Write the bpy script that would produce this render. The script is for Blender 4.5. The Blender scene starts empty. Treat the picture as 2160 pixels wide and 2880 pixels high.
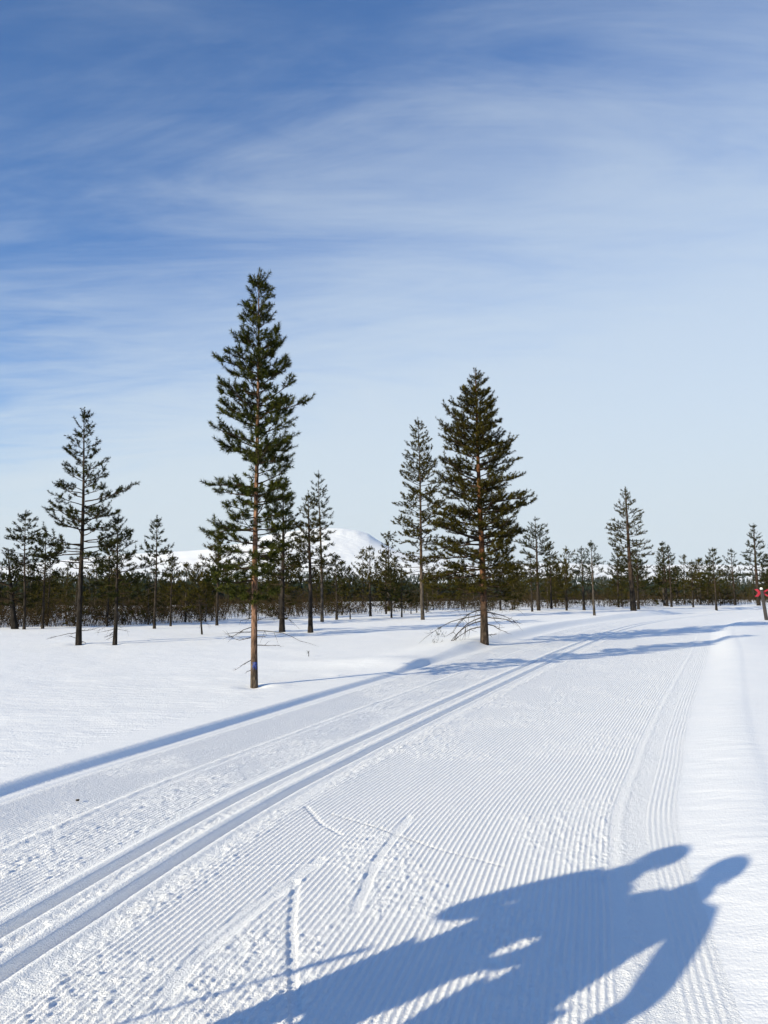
import bpy, math, random
import numpy as np
from mathutils import Vector, Matrix

# ------------------------------------------------------------------ camera, light, exposure
sc = bpy.context.scene
COL = sc.collection
CAM_H = 1.6
PITCH = math.atan(220 / 2160.0)
cam_d = bpy.data.cameras.new('camera')
cam = bpy.data.objects.new('camera', cam_d); COL.objects.link(cam)
cam.location = (0, 0, CAM_H)
cam.rotation_euler = (math.pi / 2 + PITCH, 0, 0)
cam_d.sensor_fit = 'HORIZONTAL'; cam_d.sensor_width = 36; cam_d.lens = 36
cam_d.clip_start = 0.05; cam_d.clip_end = 30000
sc.camera = cam

SUN_AZ = math.radians(47)      # the light travels towards this heading, right of +Y
SUN_EL = math.radians(19)
EXPOSURE = 1.04
SKY_STRENGTH = 0.071
sun_d = bpy.data.lights.new('sun', 'SUN'); sun_d.energy = 3.85
sun_d.angle = math.radians(0.5); sun_d.color = (1.0, 0.875, 0.605)
sun = bpy.data.objects.new('sun', sun_d); COL.objects.link(sun)
sdir = Vector((math.sin(SUN_AZ) * math.cos(SUN_EL), math.cos(SUN_AZ) * math.cos(SUN_EL), -math.sin(SUN_EL)))
sun.rotation_euler = sdir.to_track_quat('-Z', 'Y').to_euler()

world = bpy.data.worlds.new('World'); sc.world = world; world.use_nodes = True
def build_world():
    nt = world.node_tree; nt.nodes.clear()
    N = lambda t: nt.nodes.new(t)
    L = nt.links.new
    out = N('ShaderNodeOutputWorld'); bg = N('ShaderNodeBackground')
    bg.inputs['Strength'].default_value = SKY_STRENGTH
    L(bg.outputs[0], out.inputs[0])
    sky = N('ShaderNodeTexSky'); sky.sky_type = 'NISHITA'; sky.sun_disc = False
    sky.sun_elevation = SUN_EL; sky.sun_rotation = SUN_AZ + math.pi
    sky.altitude = 500; sky.air_density = 1.0; sky.dust_density = 0.6; sky.ozone_density = 1.6
    tc = N('ShaderNodeTexCoord'); sep = N('ShaderNodeSeparateXYZ'); L(tc.outputs['Generated'], sep.inputs[0])
    def M(op, a, b=None, clamp=False):
        m = N('ShaderNodeMath'); m.operation = op; m.use_clamp = clamp
        for i, v in enumerate((a, b)):
            if v is None: continue
            if isinstance(v, (int, float)): m.inputs[i].default_value = v
            else: L(v, m.inputs[i])
        return m.outputs[0]
    z = M('MAXIMUM', sep.outputs[2], 0.0)
    zz = M('ADD', z, 0.14)
    u = M('DIVIDE', sep.outputs[0], zz); v = M('DIVIDE', sep.outputs[1], zz)
    def layer(rot, su, sv, scale, detail, rough, dist, off):
        cb = N('ShaderNodeCombineXYZ'); L(u, cb.inputs[0]); L(v, cb.inputs[1])
        mp = N('ShaderNodeMapping'); mp.inputs['Rotation'].default_value = (0, 0, rot)
        mp.inputs['Scale'].default_value = (su, sv, 1); mp.inputs['Location'].default_value = off
        L(cb.outputs[0], mp.inputs[0])
        n = N('ShaderNodeTexNoise'); n.inputs['Scale'].default_value = scale
        n.inputs['Detail'].default_value = detail; n.inputs['Roughness'].default_value = rough
        n.inputs['Distortion'].default_value = dist
        L(mp.outputs[0], n.inputs['Vector']); return n.outputs[0]
    big = layer(0.5, 0.55, 0.9, 1.1, 3, 0.5, 0.6, (CLX, CLY, 0))
    streak = layer(0.9, 0.5, 1.4, 1.5, 9, 0.62, 2.0, (4.2, 1.1, 3))
    fine = layer(-0.25, 0.8, 3.2, 3.4, 6, 0.6, 1.0, (1.2, 7.1, 1))
    # a veil of cirrus, thin to the left and overhead, thicker towards the right
    q = M('ADD', M('MULTIPLY', u, 0.9), M('SUBTRACT', M('MULTIPLY', v, 0.95), 1.25))
    q = M('ADD', q, M('MULTIPLY', M('SUBTRACT', big, 0.5), 1.5))
    q = M('ADD', q, M('MULTIPLY', M('SUBTRACT', streak, 0.5), 1.5))
    q = M('ADD', q, M('MULTIPLY', M('SUBTRACT', fine, 0.5), 0.7))
    mr = N('ShaderNodeMapRange'); mr.interpolation_type = 'SMOOTHSTEP'; L(q, mr.inputs[0])
    mr.inputs[1].default_value = -0.9; mr.inputs[2].default_value = 1.5; mr.inputs[3].default_value = 0.015; mr.inputs[4].default_value = 1.0
    dens = mr.outputs[0]
    tau = M('DIVIDE', M('MULTIPLY', dens, CLOUD_TAU), M('ADD', z, 0.05))
    alpha = M('SUBTRACT', 1.0, M('POWER', 2.71828, M('MULTIPLY', tau, -1.0)), True)
    mix = N('ShaderNodeMix'); mix.data_type = 'RGBA'
    tint = N('ShaderNodeMix'); tint.data_type = 'RGBA'; tint.blend_type = 'MULTIPLY'
    tint.inputs[0].default_value = 1.0; L(sky.outputs[0], tint.inputs[6]); tint.inputs[7].default_value = SKY_TINT
    L(alpha, mix.inputs[0]); L(tint.outputs[2], mix.inputs[6]); mix.inputs[7].default_value = CLOUD_COL
    L(mix.outputs[2], bg.inputs['Color'])
CLX, CLY = 0.0, 0.0
CLOUD_TAU = 0.60
SKY_TINT = (0.50, 0.85, 1.27, 1)
CLOUD_COL = (4.55, 5.2, 5.75, 1)
build_world()
sc.view_settings.view_transform = 'Standard'; sc.view_settings.look = 'None'
sc.view_settings.gamma = 1; sc.view_settings.exposure = EXPOSURE
sc.view_settings.use_curve_mapping = False
sc.render.engine = 'CYCLES'
sc.cycles.use_denoising = True
sc.cycles.max_bounces = 6; sc.cycles.diffuse_bounces = 3; sc.cycles.transparent_max_bounces = 4

# ------------------------------------------------------------------ geometry of the view (to measure the place from the photo)
F = 2160.0
CP, SP = math.cos(PITCH), math.sin(PITCH)
def un(px, py, z=0.0):
    a = (px - 1080) / F; b = (1440 - py) / F
    dx, dy, dz = a, CP - b * SP, SP + b * CP
    k = (z - CAM_H) / dz
    return dx * k, dy * k
def z_at(py, Y):                      # height that shows at photo row py, Y metres away
    r = (1440 - py) / F
    return CAM_H + Y * (SP + r * CP) / (CP - r * SP)
def depth(Y, Z): return Y * CP + (Z - CAM_H) * SP
def x_at(px, Y, Z): return (px - 1080) / F * depth(Y, Z)

# ------------------------------------------------------------------ noise
def _hash(ix, iy, seed):
    n = (ix.astype(np.int64) * 374761393 + iy.astype(np.int64) * 668265263 + seed * 1442695041) & 0xFFFFFFFF
    n = ((n ^ (n >> 13)) * 1274126177) & 0xFFFFFFFF
    n = n ^ (n >> 16)
    return (n & 0xFFFFFF).astype(np.float64) / 0xFFFFFF
def vnoise(x, y, seed=0):
    x = np.asarray(x, float); y = np.asarray(y, float)
    ix = np.floor(x); iy = np.floor(y); fx = x - ix; fy = y - iy
    fx = fx * fx * (3 - 2 * fx); fy = fy * fy * (3 - 2 * fy)
    a = _hash(ix, iy, seed); b = _hash(ix + 1, iy, seed); c = _hash(ix, iy + 1, seed); d = _hash(ix + 1, iy + 1, seed)
    return (a * (1 - fx) + b * fx) * (1 - fy) + (c * (1 - fx) + d * fx) * fy
def fbm(x, y, seed=0, oct=3):
    s = 0; a = 1; t = 0
    for i in range(oct):
        s = s + a * vnoise(x * 2 ** i + 17.3 * i, y * 2 ** i - 9.1 * i, seed + i); t += a; a *= 0.5
    return s / t
def sstep(a, b, x):
    t = np.clip((x - a) / (b - a), 0, 1); return t * t * (3 - 2 * t)

# ------------------------------------------------------------------ mesh helpers
def mesh_np(name, V, Fc, smooth=False):
    V = np.asarray(V, np.float32); Fc = np.asarray(Fc, np.int32)
    me = bpy.data.meshes.new(name)
    n, k = Fc.shape
    me.vertices.add(len(V)); me.vertices.foreach_set('co', V.ravel())
    me.loops.add(n * k); me.loops.foreach_set('vertex_index', Fc.ravel())
    me.polygons.add(n); me.polygons.foreach_set('loop_start', np.arange(0, n * k, k, dtype=np.int32))
    if smooth: me.polygons.foreach_set('use_smooth', np.ones(n, dtype=bool))
    me.update(calc_edges=True)
    return me
def obj(name, me, mat, parent=None):
    o = bpy.data.objects.new(name, me); COL.objects.link(o)
    if mat is not None and me is not None and not me.materials: me.materials.append(mat)
    if parent is not None: o.parent = parent
    return o
def empty(name, loc=(0, 0, 0), rz=0):
    o = bpy.data.objects.new(name, None); COL.objects.link(o)
    o.location = loc; o.rotation_euler = (0, 0, rz); o.empty_display_size = 0.2
    return o
def tag(o, label=None, cat=None, group=None, kind=None):
    if label: o['label'] = label
    if cat: o['category'] = cat
    if group: o['group'] = group
    if kind: o['kind'] = kind
    return o
def grid_faces(nr, nc):
    i = np.arange(nr - 1)[:, None] * nc + np.arange(nc - 1)[None, :]
    i = i.ravel()
    return np.stack([i, i + 1, i + 1 + nc, i + nc], 1)
class Tubes:
    def __init__(s): s.V = []; s.F = []; s.n = 0
    def add(s, P, R, sides=5, cap=True, jit=0, rng=None):
        P = np.asarray(P, float); R = np.asarray(R, float); m = len(P)
        T = np.gradient(P, axis=0); T /= np.linalg.norm(T, axis=1)[:, None] + 1e-9
        ref = np.array([0, 0, 1.0]) if abs(T[0][2]) < 0.9 else np.array([1.0, 0, 0])
        U = np.cross(T, ref); U /= np.linalg.norm(U, axis=1)[:, None] + 1e-9
        W = np.cross(T, U)
        a = np.arange(sides) * 2 * math.pi / sides
        rr = R[:, None] * np.ones(sides)
        if jit: rr = rr * (1 + jit * (rng.random((m, sides)) - 0.5))
        ring = P[:, None, :] + rr[:, :, None] * (np.cos(a)[None, :, None] * U[:, None, :] + np.sin(a)[None, :, None] * W[:, None, :])
        s.V.append(ring.reshape(-1, 3))
        i = np.arange(m - 1)[:, None] * sides; j = np.arange(sides)[None, :]; j2 = (j + 1) % sides
        f = np.stack([i + j, i + j2, i + sides + j2, i + sides + j], -1).reshape(-1, 4) + s.n
        s.F.append(f); s.n += m * sides
    def mesh(s, name, smooth=True):
        return mesh_np(name, np.concatenate(s.V), np.concatenate(s.F), smooth)

# ------------------------------------------------------------------ materials
def mat_new(name):
    m = bpy.data.materials.new(name); m.use_nodes = True
    nt = m.node_tree; b = nt.nodes['Principled BSDF']
    return m, nt, b
def noise_node(nt, scale, detail=3, rough=0.5, coord='Object', stretch=None):
    tc = nt.nodes.new('ShaderNodeTexCoord'); src = tc.outputs[coord]
    if stretch:
        mp = nt.nodes.new('ShaderNodeMapping'); mp.inputs['Scale'].default_value = stretch
        nt.links.new(src, mp.inputs[0]); src = mp.outputs[0]
    n = nt.nodes.new('ShaderNodeTexNoise'); n.inputs['Scale'].default_value = scale
    n.inputs['Detail'].default_value = detail; n.inputs['Roughness'].default_value = rough
    nt.links.new(src, n.inputs['Vector']); return n
def ramp(nt, fac, stops):
    r = nt.nodes.new('ShaderNodeValToRGB'); e = r.color_ramp.elements
    while len(e) < len(stops): e.new(0.5)
    for el, (p, c) in zip(e, stops): el.position = p; el.color = (*c, 1)
    nt.links.new(fac, r.inputs[0]); return r.outputs[0]
def bump(nt, b, h, strength, dist, prev=None):
    n = nt.nodes.new('ShaderNodeBump'); n.inputs['Strength'].default_value = strength
    n.inputs['Distance'].default_value = dist; nt.links.new(h, n.inputs['Height'])
    if prev is not None: nt.links.new(prev, n.inputs['Normal'])
    nt.links.new(n.outputs[0], b.inputs['Normal']); return n.outputs[0]
def snow_mat(name, fine, fine_d, mid, mid_d, stretch=(1, 1, 1)):
    m, nt, b = mat_new(name)
    b.inputs['Roughness'].default_value = 0.55
    b.inputs['Specular IOR Level'].default_value = 0.25
    n0 = noise_node(nt, 1.3, 4, 0.6)
    nt.links.new(ramp(nt, n0.outputs[0], [(0.3, (0.86, 0.875, 0.895)), (0.7, (0.90, 0.905, 0.915))]), b.inputs['Base Color'])
    n2 = noise_node(nt, mid, 4, 0.6, stretch=stretch)
    p = bump(nt, b, n2.outputs[0], 1.0, mid_d)
    n1 = noise_node(nt, fine, 3, 0.65)
    bump(nt, b, n1.outputs[0], 1.0, fine_d, p)
    return m
M_FIELD = snow_mat('snow_field', 45, 0.006, 5, 0.019, (0.6, 1.8, 1))
M_TRAIL = snow_mat('snow_groomed', 110, 0.008, 26, 0.007)
M_SHOULDER = snow_mat('snow_shoulder', 55, 0.004, 5, 0.007, (0.7, 2.2, 1))
M_HILL = snow_mat('snow_hill', 0.5, 0.25, 0.02, 6.0)

def bark_mat(name, low, high, zsplit, zfade, scale=1.0):
    m, nt, b = mat_new(name); b.inputs['Roughness'].default_value = 0.9
    b.inputs['Specular IOR Level'].default_value = 0.1
    tc = nt.nodes.new('ShaderNodeTexCoord'); sp = nt.nodes.new('ShaderNodeSeparateXYZ'); nt.links.new(tc.outputs['Object'], sp.inputs[0])
    n = noise_node(nt, 16 * scale, 5, 0.7, stretch=(1, 1, 0.35))
    v = nt.nodes.new('ShaderNodeTexVoronoi'); v.feature = 'DISTANCE_TO_EDGE'; v.inputs['Scale'].default_value = 22 * scale
    mp = nt.nodes.new('ShaderNodeMapping'); mp.inputs['Scale'].default_value = (1, 1, 0.4)
    nt.links.new(tc.outputs['Object'], mp.inputs[0]); nt.links.new(mp.outputs[0], v.inputs['Vector'])
    cl = ramp(nt, n.outputs[0], [(0.36, tuple(c * 0.25 for c in low)), (0.52, tuple(c * 0.85 for c in low)), (0.70, tuple(min(1, c * 2.0) for c in low))])
    ch = ramp(nt, n.outputs[0], [(0.36, tuple(c * 0.22 for c in high)), (0.5, tuple(c * 0.85 for c in high)), (0.68, (min(1, high[0] * 1.7), high[1] * 1.8, high[2] * 2.0))])
    n3 = noise_node(nt, 4, 3, 0.6)
    ad = nt.nodes.new('ShaderNodeMath'); ad.operation = 'MULTIPLY_ADD'; nt.links.new(n3.outputs[0], ad.inputs[0]); ad.inputs[1].default_value = 1.6 * zfade; nt.links.new(sp.outputs[2], ad.inputs[2])
    mr = nt.nodes.new('ShaderNodeMapRange'); nt.links.new(ad.outputs[0], mr.inputs[0])
    mr.inputs[1].default_value = zsplit; mr.inputs[2].default_value = zsplit + 1.6 * zfade
    mx = nt.nodes.new('ShaderNodeMix'); mx.data_type = 'RGBA'; nt.links.new(mr.outputs[0], mx.inputs[0])
    nt.links.new(cl, mx.inputs[6]); nt.links.new(ch, mx.inputs[7]); nt.links.new(mx.outputs[2], b.inputs['Base Color'])
    p = bump(nt, b, v.outputs[0], 1.0, 0.02); bump(nt, b, n.outputs[0], 0.8, 0.01, p)
    return m
M_BARK_TALL = bark_mat('bark_tall', (0.075, 0.058, 0.045), (0.16, 0.088, 0.056), 0.75, 0.8)
M_BARK_BIG = bark_mat('bark_big', (0.045, 0.034, 0.027), (0.11, 0.05, 0.026), 1.6, 1.2)
M_BARK_FAR = bark_mat('bark_far', (0.027, 0.022, 0.018), (0.044, 0.029, 0.021), 2.2, 1.2, 0.6)
M_BARK_PALE = bark_mat('bark_pale', (0.058, 0.050, 0.043), (0.075, 0.054, 0.04), 2.0, 1.2, 0.6)
M_BARK_DARK = bark_mat('bark_dark', (0.020, 0.017, 0.015), (0.03, 0.022, 0.017), 2.0, 1.2, 0.6)

def wood_mat(name, c):
    m, nt, b = mat_new(name); b.inputs['Roughness'].default_value = 0.9; b.inputs['Specular IOR Level'].default_value = 0.1
    n = noise_node(nt, 9, 3)
    nt.links.new(ramp(nt, n.outputs[0], [(0.3, tuple(x * 0.6 for x in c)), (0.7, tuple(x * 1.5 for x in c))]), b.inputs['Base Color'])
    return m
M_TWIG = wood_mat('twig_bark', (0.030, 0.020, 0.013))
M_DEAD = wood_mat('dead_wood', (0.042, 0.036, 0.032))
M_BRUSH = wood_mat('brush_wood', (0.036, 0.025, 0.012))

def needle_mat(name, dark, mid, light, scale=2.6):
    m, nt, b = mat_new(name); b.inputs['Roughness'].default_value = 0.75; b.inputs['Specular IOR Level'].default_value = 0.06
    n = noise_node(nt, scale, 4, 0.65); n2 = noise_node(nt, 25, 2, 0.5)
    ad = nt.nodes.new('ShaderNodeMath'); ad.operation = 'MULTIPLY_ADD'; nt.links.new(n2.outputs[0], ad.inputs[0]); ad.inputs[1].default_value = 0.5
    mu = nt.nodes.new('ShaderNodeMath'); mu.operation = 'MULTIPLY'; nt.links.new(n.outputs[0], mu.inputs[0]); mu.inputs[1].default_value = 0.5
    nt.links.new(mu.outputs[0], ad.inputs[2])
    c = ramp(nt, ad.outputs[0], [(0.33, dark), (0.5, mid), (0.68, light)])
    nt.links.new(c, b.inputs['Base Color'])
    return m
M_NEEDLE = needle_mat('needles_green', (0.010, 0.015, 0.003), (0.025, 0.031, 0.005), (0.074, 0.074, 0.013))
M_NEEDLE_O = needle_mat('needles_olive', (0.012, 0.013, 0.0025), (0.030, 0.027, 0.004), (0.074, 0.060, 0.010))
M_NEEDLE_D = needle_mat('needles_dark', (0.007, 0.010, 0.003), (0.016, 0.019, 0.004), (0.044, 0.043, 0.009))
M_NEEDLE_B = needle_mat('needles_band', (0.010, 0.011, 0.0025), (0.026, 0.024, 0.004), (0.058, 0.048, 0.008), 0.6)
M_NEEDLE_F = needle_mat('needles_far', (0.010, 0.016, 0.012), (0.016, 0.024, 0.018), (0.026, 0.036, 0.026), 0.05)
def plain(name, c, rough=0.6, spec=0.3, var=0.25, scale=30):
    m, nt, b = mat_new(name); b.inputs['Roughness'].default_value = rough; b.inputs['Specular IOR Level'].default_value = spec
    n = noise_node(nt, scale, 3)
    nt.links.new(ramp(nt, n.outputs[0], [(0.3, tuple(x * (1 - var) for x in c)), (0.7, tuple(min(1, x * (1 + var)) for x in c))]), b.inputs['Base Color'])
    return m

# ------------------------------------------------------------------ the ground: snowfield, groomed trail, hills
_cy = np.array([-12, 1, 4, 6, 8, 10.5, 13.5, 16, 20, 25.3, 31, 36, 41, 46, 52, 60, 70, 85, 100], float)
_cx = np.array([-5.6, -2.36, -1.59, -1.02, -0.27, 0.72, 1.93, 2.94, 4.58, 6.82, 9.3, 11.8, 14.7, 18.0, 22.3, 29, 38.5, 54, 71], float)
def _hermite(xs, ys):
    d = np.gradient(ys, xs)
    def f(x):
        x = np.asarray(x, float); xc = np.clip(x, xs[0], xs[-1])
        i = np.clip(np.searchsorted(xs, xc) - 1, 0, len(xs) - 2)
        h = xs[i + 1] - xs[i]; t = (xc - xs[i]) / h
        return ((2*t**3 - 3*t**2 + 1) * ys[i] + (t**3 - 2*t**2 + t) * h * d[i] + (-2*t**3 + 3*t**2) * ys[i+1] + (t**3 - t**2) * h * d[i+1]
                + (x - xc) * np.where(x > xc, d[-1], d[0]))
    return f
cline = _hermite(_cy, _cx)
def cslope(y): return (cline(y + 0.2) - cline(y - 0.2)) / 0.4
def cosh_(y): return 1 / np.sqrt(1 + cslope(y) ** 2)
def wide(y): return 1 + 0.14 * sstep(6, 22, y)
def trail_t(x, y): return (x - cline(y)) * cosh_(y) / wide(y)
def trail_x(t, y): return cline(y) + t * wide(y) / cosh_(y)

TREE_BIG = un(1363, 1810, 0.2)
WELLS = [un(715, 1931, 0.07), un(221, 1812, 0.07), un(323, 1812, 0.07), un(793, 1778, 0.07), un(873, 1779, 0.07)]
def field_h(x, y):
    """open snow away from the trail"""
    r = np.hypot(x, y)
    h = 0.058 + 0.06 * (fbm(x / 6.5 + 3, y / 5.0 + 1, 11, 2) - 0.5) + 0.22 * (fbm(x / 19 + 7, y / 15, 12, 2) - 0.5) * sstep(8, 30, r)
    tt = trail_t(x, y)
    h = h + 0.022 * (fbm(x / 0.9, y / 0.7, 13, 2) - 0.5) * (1 - sstep(-2.9, -2.5, tt) * (1 - sstep(4.6, 5.0, tt)))
    for wx, wy in WELLS: h = h - 0.05 * np.exp(-((x - wx) ** 2 + (y - wy) ** 2) / 0.04) + 0.008 * np.exp(-(((x - wx) ** 2 + (y - wy) ** 2) ** 0.5 - 0.42) ** 2 / 0.03)
    h = h + 0.16 * np.exp(-(((x - TREE_BIG[0] - 0.35) / 0.9) ** 2 + ((y - TREE_BIG[1] + 0.4) / 0.7) ** 2))
    h = h + 0.10 * np.exp(-(((x + 0.0) / 1.6) ** 2 + ((y - 16.5) / 1.0) ** 2))
    return h
def base_h(x, y):
    """large shape of the snow, trail cut and banks, without the fine grooming"""
    t = trail_t(x, y); f = field_h(x, y)
    far = sstep(14, 24, y)
    lump = fbm(y / 3.0, t * 0.4, 21, 2) - 0.5
    bl = -1.86 - 0.05 * lump
    left = sstep(bl - 0.02, bl - 0.15 - 0.5 * far, t)            # 0 in the trail, 1 on the field
    right = sstep(3.0, 3.66, t)
    crest = 0.04 + 0.08 * far + 0.03 * lump
    hr = crest * right - 0.009 * sstep(3.68, 3.80, t) - (crest - 0.009 - 0.35 * (f - 0.058)) * sstep(3.8, 5.2, t)
    bank = 0.008 + 0.12 * far * np.exp(-((t + 2.6) / 0.6) ** 2)
    return np.where(t < 0, left * (f + bank), hr)

# marks left on the groomed snow, measured from the photo: (pixel path, half width, depth, rim)
MARKS = []
def mark(path, w, d, rim): MARKS.append((np.array([un(*p) for p in path]), w, d, rim))
mark([(832, 2900), (822, 2700), (820, 2600), (833, 2480)], 0.021, 0.0045, 0.0)
mark([(480, 2443), (700, 2438), (900, 2430), (1180, 2418)], 0.006, -0.004, 0.0)
mark([(860, 2270), (905, 2320), (960, 2350)], 0.016, 0.003, 0.003)
mark([(470, 2790), (600, 2640), (760, 2520), (900, 2420)], 0.040, 0.002, 0.002)
mark([(560, 2700), (700, 2580), (830, 2480)], 0.03, 0.003, 0.004)
mark([(1000, 2560), (1060, 2420), (1150, 2300)], 0.030, 0.002, 0.002)
mark([(930, 2290), (1060, 2330), (1230, 2390), (1420, 2440)], 0.010, 0.003, 0.004)

def groomed(t, x, y):
    """fine relief of the groomed trail"""
    fade = 1 - 0.6 * sstep(25, 45, y)
    patch = fbm(x / 0.55, y / 0.8, 31, 3)
    crumb_mask = sstep(0.46, 0.60, patch)
    wob = 0.006 * (fbm(y / 0.9, t * 2, 33, 2) - 0.5)
    tt = t + wob
    def cord(tt, per, amp, pw=1.6):
        r = 0.5 + 0.5 * np.cos(2 * np.pi * tt / per); return amp * r ** pw
    broken = 1 - 0.75 * crumb_mask * fbm(x / 0.05, y / 0.05, 34, 2)
    inC = sstep(0.33, 0.46, tt) * (1 - sstep(2.60, 2.66, tt))
    inB = sstep(-0.93, -0.86, tt) * (1 - sstep(-0.36, -0.29, tt))
    inA = sstep(-1.80, -1.70, tt) * (1 - sstep(-1.08, -1.0, tt))
    inD = sstep(2.84, 2.88, tt) * (1 - sstep(3.02, 3.08, tt))
    h = inC * cord(tt, 0.034, 0.0062, 2.0) * broken + inB * cord(tt, 0.033, 0.0065) * broken + inA * cord(tt, 0.032, 0.0062) * broken
    h = h + inD * cord(tt, 0.036, 0.0030, 1.0) * (0.4 + 1.2 * fbm(y / 0.6, t * 3, 37, 2))
    # the classic tracks: two pressed grooves
    for c, dep in ((-0.148, 0.055), (0.148, 0.050)):
        d = np.abs(tt - c - 0.01 * (fbm(y / 0.5, 0 * y, 36, 2) - 0.5))
        h = h - dep * (1 - sstep(0.026, 0.054, d))
        h = h + 0.010 * np.exp(-((d - 0.085) / 0.03) ** 2)
    # crumbs thrown up
    cr = sstep(0.52, 0.9, vnoise(x / 0.030, y / 0.036, 41)) + 0.8 * sstep(0.55, 0.9, vnoise(x / 0.017, y / 0.02, 42))
    big = sstep(0.66, 0.95, vnoise(x / 0.06, y / 0.075, 43))
    zone = (0.9 * np.exp(-((tt) / 0.055) ** 2) + 0.8 * np.exp(-((tt - 0.36) / 0.12) ** 2) + 0.35 * np.exp(-((tt + 0.38) / 0.08) ** 2)
            + 0.7 * np.exp(-((tt + 0.97) / 0.07) ** 2) + 0.45 * np.exp(-((tt + 0.70) / 0.12) ** 2) + 0.4 * np.exp(-((tt - 2.73) / 0.08) ** 2)
            + 0.15 * np.exp(-((tt + 1.6) / 0.2) ** 2))
    zone = np.clip(zone * (0.35 + 1.3 * fbm(x / 0.35, y / 0.5, 44, 2)) + 0.65 * inC * crumb_mask + 0.35 * (inA + inB) * crumb_mask, 0, 1.2)
    h = h + zone * (0.0058 * cr + 0.0022 * big + 0.005 * sstep(0.5, 0.85, vnoise(x / 0.012, y / 0.014, 46)))
    h = h + 0.012 * np.exp(-((tt + 0.97) / 0.04) ** 2) + 0.004 * np.exp(-((tt - 2.70) / 0.03) ** 2)
    h = h - 0.006 * (1 - sstep(-1.02, -0.96, tt))
    # soft wind ripples on the right shoulder
    sh = sstep(3.05, 3.2, tt)
    h = h + sh * 0.006 * (fbm(x / 0.4, y / 0.12, 45, 2) - 0.5)
    edge = sstep(-1.84, -1.78, tt)
    h = h * edge
    return h * fade * (1 - sstep(3.9, 4.1, tt))
def add_marks(h, x, y):
    sel = (y > 2.2) & (y < 9)
    xs, ys = x[sel], y[sel]; dh = np.zeros_like(xs)
    flat = np.zeros_like(xs)
    for P, w, d, rim in MARKS:
        best = np.full_like(xs, 9.0); sgn = np.zeros_like(xs)
        for (ax, ay), (bx, by) in zip(P[:-1], P[1:]):
            vx, vy = bx - ax, by - ay; L2 = vx * vx + vy * vy
            q = np.clip(((xs - ax) * vx + (ys - ay) * vy) / L2, 0, 1)
            dd = np.hypot(xs - ax - q * vx, ys - ay - q * vy)
            s2 = np.sign((xs - ax) * vy - (ys - ay) * vx)
            u = dd < best; best = np.where(u, dd, best); sgn = np.where(u, s2, sgn)
        inside = 1 - sstep(w * 0.8, w * 1.15, best)
        flat = np.maximum(flat, inside if d > 0 else 0)
        cr = 0.3 + 1.4 * vnoise(xs / 0.025, ys / 0.03, 51)
        dh += -d * inside + rim * cr * np.exp(-((best - w * 1.35) / (w * 0.45)) ** 2) * np.where(sgn > 0, 1.0, 0.35)
    h = h.copy(); h[sel] = h[sel] * (1 - 0.85 * flat) + dh
    return h

T0, T1 = -2.4, 4.5
def build_ground():
    # --- open snow: one sheet from under the camera to the hills
    ang = np.radians(np.unique(np.concatenate([np.arange(-180, -42, 1.0), np.arange(-42, 42.01, 0.22), np.arange(42, 180.01, 1.0)])))
    r = [0.25]
    while r[-1] < 1500: r.append(r[-1] * 1.0125 + 0.01)
    r = np.array(r)
    A, R = np.meshgrid(ang, r)
    x = R * np.sin(A); y = R * np.cos(A)
    t = trail_t(x, y)
    near = (y > -14) & (y < 98)
    h = np.where(near, base_h(x, y), field_h(x, y))
    inside = sstep(T0 + 0.12, T0 + 0.3, t) * (1 - sstep(T1 - 0.3, T1 - 0.12, t))
    h = h - np.where((y > -9) & (y < 88), inside * 0.35, 0)
    h = h - 8.0 * sstep(110, 600, R)
    V = np.stack([x, y, h], -1).reshape(-1, 3)
    o = obj('snow_field', mesh_np('snow_field', V, grid_faces(*A.shape)[:, ::-1], True), M_FIELD)
    tag(o, kind='structure')
    # --- groomed trail
    ts = np.concatenate([np.arange(T0, -1.93, 0.03), np.arange(-1.93, 3.10, 0.006), np.arange(3.10, T1 + 0.01, 0.03)])
    ys = [-10.0]
    while ys[-1] < 90:
        yy = ys[-1]
        ys.append(yy + (0.25 if yy < 1.5 else 0.06 if yy < 2.4 else min(0.6, max(0.0135, yy * yy / 1229 * 0.75))))
    ys = np.array(ys)
    T, Y = np.meshgrid(ts, ys)
    X = trail_x(T, Y)
    g = add_marks(groomed(T, X, Y), X, Y)
    h = base_h(X, Y) + g + 0.001
    V = np.stack([X, Y, h], -1).reshape(-1, 3)
    me = mesh_np('ski_trail', V, grid_faces(*T.shape), True)
    me.materials.append(M_TRAIL); me.materials.append(M_SHOULDER)
    tc = np.tile((ts[:-1] > 3.08) | (ts[:-1] < -1.80), len(ys) - 1)
    me.polygons.foreach_set('material_index', tc.astype(np.int32))
    o = obj('ski_trail', me, None)
    tag(o, kind='structure')
build_ground()

def ground_z(x, y):
    return float(base_h(np.array([x]), np.array([y]))[0]) - 8.0 * float(sstep(110, 600, np.array([math.hypot(x, y)]))[0])
def place(px, py):
    z = 0.13
    for _ in range(5):
        x, y = un(px, py, z); z = 0.35 * z + 0.65 * ground_z(x, y)
    return x, y, z

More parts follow.
